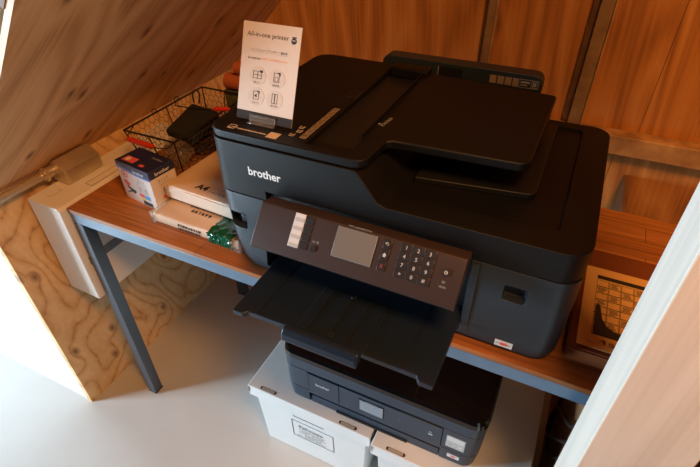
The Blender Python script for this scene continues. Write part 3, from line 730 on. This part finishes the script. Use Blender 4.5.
# ---------------------------------------------------------------- wire basket
BK = thing('wire_basket', 'black wire basket with red grips and hexagon netting behind the ink carton', 'basket', (.12, .32, H))
RZ = .852
rim = [(.034, .190), (.190, .192), (.187, .490), (.030, .490)]
bot = [(.055, .215), (.172, .215), (.170, .465), (.052, .465)]
rm = [Vector((x, y, RZ)) for x, y in rim]; bo = [Vector((x, y, H+.003)) for x, y in bot]
b = bmesh.new()
for i in range(4): tube(b, [rm[i], rm[(i+1) % 4]], .0024, 8)
obj('rim', b, 'wire', BK)
b = bmesh.new()
for i in range(4): tube(b, [bo[i], bo[(i+1) % 4]], .0018, 6)
for i in range(4):
    tube(b, [rm[i], bo[i]], .0018, 6)
    m1 = (rm[i]+rm[(i+1) % 4])/2; m2 = (bo[i]+bo[(i+1) % 4])/2; tube(b, [m1, m2], .0016, 6)
obj('upright_wire', b, 'wire', BK)
b = bmesh.new()
def hexnet(bm, A, B, C, D, s=.0105):
    W = (B-A).length; Hh = (D-A).length
    def pt(u, v):
        u /= W; v /= Hh; return (A*(1-u)+B*u)*(1-v)+(D*(1-u)+C*u)*v
    dx = s*math.sqrt(3); nr = int(Hh/(1.5*s))+2; nc = int(W/dx)+2
    for r in range(-1, nr):
        for c in range(-1, nc):
            ox = c*dx+(dx/2 if r % 2 else 0); oy = r*1.5*s
            P_ = [(ox, oy+s/2), (ox+dx/2, oy), (ox+dx, oy+s/2), (ox+dx, oy+1.5*s)]
            for (p, q) in ((0, 1), (1, 2), (2, 3)):
                (u0, v0), (u1, v1) = P_[p], P_[q]
                def cl(u0, v0, u1, v1):
                    t0, t1 = 0., 1.
                    for p0, d_, hi_ in ((u0, u1-u0, W), (v0, v1-v0, Hh)):
                        if abs(d_) < 1e-9:
                            if p0 < 0 or p0 > hi_: return None
                        else:
                            a_, b_ = (0-p0)/d_, (hi_-p0)/d_
                            if a_ > b_: a_, b_ = b_, a_
                            t0 = max(t0, a_); t1 = min(t1, b_)
                    return (t0, t1) if t1 > t0+1e-3 else None
                k = cl(u0, v0, u1, v1)
                if k: tube(bm, [pt(u0+(u1-u0)*k[0], v0+(v1-v0)*k[0]), pt(u0+(u1-u0)*k[1], v0+(v1-v0)*k[1])], .00055, 4, cap=False)
for i in range(4): hexnet(b, rm[i], rm[(i+1) % 4], bo[(i+1) % 4], bo[i])
hexnet(b, bo[0], bo[1], bo[2], bo[3])
obj('hexagon_netting', b, 'wire', BK, recalc=False)
# bails: one hanging outside at the front, one folded inward at the back
hb = bmesh.new()
hx0, hx1 = .040, .186
tube(hb, [(hx0, .215, RZ), (.045, .188, RZ-.010), (.060, .180, RZ-.018), (.14, .180, RZ-.020), (.175, .183, RZ-.015), (hx1, .215, RZ)], .0015, 6)
ha = obj('handle', hb, 'wire', BK)
hb = bmesh.new(); tube(hb, [(.052, .180, RZ-.014), (.060, .180, RZ-.0155), (.125, .180, RZ-.0185), (.133, .180, RZ-.018)], [.005, .0068, .0068, .005], 12); obj('red_grip', hb, 'red_grip', ha)
hb = bmesh.new(); tube(hb, [(.030, .385, RZ+.002), (.055, .350, RZ+.004), (.10, .352, RZ+.005), (.165, .372, RZ+.005), (.205, .392, RZ+.004), (.2, .42, RZ+.003), (.188, .43, RZ+.001)], .0015, 6)
ha = obj('handle', hb, 'wire', BK)
hb = bmesh.new(); tube(hb, [(.165, .372, RZ+.005), (.172, .3755, RZ+.005), (.196, .3875, RZ+.0045), (.203, .391, RZ+.0045)], [.004, .0058, .0058, .004], 12); obj('red_grip', hb, 'red_grip', ha)
hb = bmesh.new()
for yy in (.30, .385):
    tube(hb, [(.029, yy+.008*math.cos(a), RZ+.004+.006*math.sin(a)) for a in [i*PI/5 for i in range(10)]], .0013, 5, closed=True)
obj('hinge_eye', hb, 'wire', BK)
# contents
def lump(cx, cy, cz, sx, sy, sz, amp, seed=1, sub=3):
    random.seed(seed); b = bmesh.new(); bmesh.ops.create_icosphere(b, subdivisions=sub, radius=1)
    ph = [random.uniform(0, 6) for _ in range(6)]
    for v in b.verts:
        n = v.co.normalized(); k = 1+amp*(math.sin(5*n.x+ph[0])+math.sin(6*n.y+ph[1])+math.sin(7*n.z+ph[2]))+random.uniform(-amp, amp)*.7
        v.co = Vector((n.x*sx*k+cx, n.y*sy*k+cy, n.z*sz*k+cz))
    return b
pc = thing('cable_pouch', 'black cloth pouch with a loop lying in the wire basket', 'pouch', (.13, .33, .80))
Fpo = frame((.085, .27, .818), (1, 0, -.05), (0, .97, .25))
b = bmesh.new(); bx(b, 0, .088, 0, .115, -.012, .012, F=Fpo, bev=.006, seg=3)
for v in b.verts: v.co.z += .004*math.sin(v.co.x*70)
obj('pouch_body', b, 'pouch', pc)
b = bmesh.new(); tube(b, smooth_path([(.10, .375, .862), (.092, .385, .882), (.100, .392, .890), (.112, .388, .880), (.116, .376, .862)]), .0022, 6); obj('loop', b, 'pouch', pc)
b = lump(.118, .265, .775, .040, .038, .034, .06, 3)
o = tag(obj('plastic_bag', b, 'bag_film'), 'crumpled clear plastic bag of small parts at the front of the basket', 'plastic bag')
b = bmesh.new(); random.seed(11)
for k in range(5):
    c0 = Vector((.115+random.uniform(-.01, .01), .36+random.uniform(-.02, .02), .752+k*.008)); rr = .030+random.uniform(-.006, .008)
    tube(b, smooth_path([c0+Vector((rr*1.1*math.cos(a)+random.uniform(-.004, .004), rr*1.4*math.sin(a), random.uniform(-.003, .003))) for a in [i*PI/4 for i in range(8)]], 5, True), .0028, 6, closed=True)
tag(obj('coiled_cable', b, 'pouch'), 'black coiled cable in the bottom of the wire basket', 'cable')
random.seed(21)

# tin and felt roll behind the basket
tag(obj('storage_tin', box(.105, .200, .4945, .522, H, .855, bev=.003), 'green_tin'), 'olive green box at the back of the desk behind the basket', 'box')
b = bmesh.new(); pts = []
for i in range(60):
    a = i*.30; r_ = .006+.0022*a/ (2*PI)*3.6
    pts.append((r_*math.cos(a), r_*math.sin(a)))
cyl = []
tube(b, [(.112, .508, .8785), (.114, .508, .8785), (.182, .508, .8785), (.184, .508, .8785)], [.018, .0225, .0225, .018], 20)
fr_ = obj('felt_roll', b, 'terracotta'); tag(fr_, 'rust-coloured felt roll lying on the olive box behind the sign', 'cloth roll')
b = bmesh.new(); tube(b, [(.148, .508, .9187), (.150, .508, .9187), (.196, .508, .9187), (.198, .508, .9187)], [.014, .0175, .0175, .014], 18)
tag(obj('felt_roll', b, 'terracotta'), 'smaller rust-coloured roll stacked above the other, behind the sign', 'cloth roll')

# ---------------------------------------------------------------- rust box with printed sheet on the right
OB = thing('cardboard_box', 'flat rust-brown cardboard box on the desk right of the large printer', 'box', (1.25, .16, H))
b = prism(rrect(1.098, 1.42, .046, .322, .012), H, .7585)
obj('box_tray', b, 'rust_box', OB, bevel=.002)
b = prism(rrect(1.101, 1.417, .049, .319, .010), .7587, .7610); obj('box_lid', b, 'rust_box', OB, bevel=.001)
SH = thing('printed_sheet', 'orange printed sheet with a black chart on the rust box', 'printed sheet', (1.19, .16, .7612))
Fsh = frame((1.1115, .058, .7612), (1, 0, 0), (-.03, 1, 0))
obj('sheet', box(0, .215, 0, .204, 0, .0012, F=Fsh), 'poster', SH)
Fs2 = Fsh @ Matrix.Translation((0, 0, .0012))
b = bmesh.new(); bx(b, .020, .205, .173, .183, 0, .0003, F=Fs2); obj('header_bar', b, 'black_ink', SH)
b = bmesh.new()
for c in range(4):
    for r in range(8):
        x = .020+c*.0205; y = .030+r*.0175
        outline(b, Fs2, x, x+.0198, y, y+.0170, .0006, .0003)
        if (r+c) % 2 == 0:
            for k in range(4): bx(b, x+random.uniform(.001, .004), x+random.uniform(.012, .018), y+.003+k*.0032, y+.0042+k*.0032, 0, .0004, F=Fs2)
obj('chart_grid', b, 'black_ink', SH)
b = bmesh.new()
pts = [(.022, .030), (.022, .098), (.026, .106), (.030, .098), (.034, .070), (.042, .054), (.056, .046), (.080, .045), (.110, .050), (.150, .052), (.150, .030)]
poly(b, pts, .0003, .0008, Fs2); obj('black_shape', b, 'black_ink', SH)
b = bmesh.new(); poly(b, [(.086, .080), (.092, .083), (.130, .074), (.130, .071), (.092, .076)], .0003, .0008, Fs2); obj('pointer', b, 'black_ink', SH)
b = bmesh.new()
for (x, y, s) in ((.034, .012, .010), (.048, .011, .010), (.062, .012, .010), (.080, .011, .010), (.092, .012, .009)):
    p_ = [Fs2 @ Vector((x+random.uniform(0, s), y+random.uniform(0, s), .0006)) for _ in range(6)]; tube(b, smooth_path(p_, 4), .0006, 4)
obj('handwriting', b, 'black_ink', SH)
b = bmesh.new(); glyphs(b, Fs2, .125, .140, 3, .012, .0004); glyphs(b, Fs2, .125, .125, 2, .010, .0004); obj('red_print', b, 'red_ink', SH)
b = bmesh.new(); glyphs(b, Fs2, .012, .010, 6, .0025, .0003); obj('fine_print', b, 'grey_ink', SH)

# ---------------------------------------------------------------- cables hanging on the partition
b = bmesh.new(); X = 1.181
tube(b, smooth_path([(X, .40, .50), (X, .345, .223), (X, .343, .149), (X, .294, .130), (X, .245, .152), (X, .165, .262), (X, .114, .345), (X, .08, .40), (X, .06, .30), (X, .05, .004)]), .0042, 10)
tag(obj('power_cable', b, 'wire'), 'black power cable with the lowest loop beneath the right of the desk', 'cable')
b = bmesh.new(); X = 1.172
tube(b, smooth_path([(X, .07, .54), (X, .110, .475), (X, .191, .386), (X, .284, .290), (X, .318, .225), (X, .318, .178), (X, .298, .158), (X, .232, .240), (X, .115, .408), (X, .08, .46)]), .0042, 10)
tag(obj('power_cable', b, 'wire'), 'black power cable with the narrow crossing loop, upper of the two by the partition', 'cable')

# ---------------------------------------------------------------- light, world, camera
def area(name, loc, target, sx, sy, power, col):
    l = bpy.data.lights.new(name, 'AREA'); l.shape = 'RECTANGLE'; l.size = sx; l.size_y = sy; l.energy = power; l.color = col
    o = bpy.data.objects.new(name, l); COL.objects.link(o); o.location = loc
    o.rotation_euler = (Vector(target)-Vector(loc)).to_track_quat('-Z', 'Y').to_euler(); return o
area('window_daylight', (-2.4, -1.72, .84), (.2, .0, .45), .8, 1.2, 210, (.66, .85, 1.0))
area('ceiling_lamp', (1.35, -.55, 2.15), (.95, .35, .75), .35, .35, 25, (1.0, .45, .14))
w = bpy.data.worlds.new('World'); S.world = w; w.use_nodes = True
w.node_tree.nodes['Background'].inputs[0].default_value = (.95, .50, .25, 1); w.node_tree.nodes['Background'].inputs[1].default_value = .02

cam = bpy.data.cameras.new('Camera'); co = bpy.data.objects.new('Camera', cam); COL.objects.link(co); S.camera = co
cam.sensor_width = 36; cam.lens = 36*487.25/700; cam.clip_start = .02
rows = ((0.901284, 0.433111, -0.010117), (0.261571, -0.562636, -0.784233), (-0.345352, 0.704170, -0.620384))
R = Matrix(((rows[0][0], -rows[1][0], -rows[2][0]), (rows[0][1], -rows[1][1], -rows[2][1]), (rows[0][2], -rows[1][2], -rows[2][2]))).to_4x4()
R.translation = Vector((1.0092, -0.5506, 1.3869)); co.matrix_world = R
S.view_settings.view_transform = 'Standard'; S.view_settings.look = 'None'; S.view_settings.gamma = 1
S.view_settings.exposure = 0
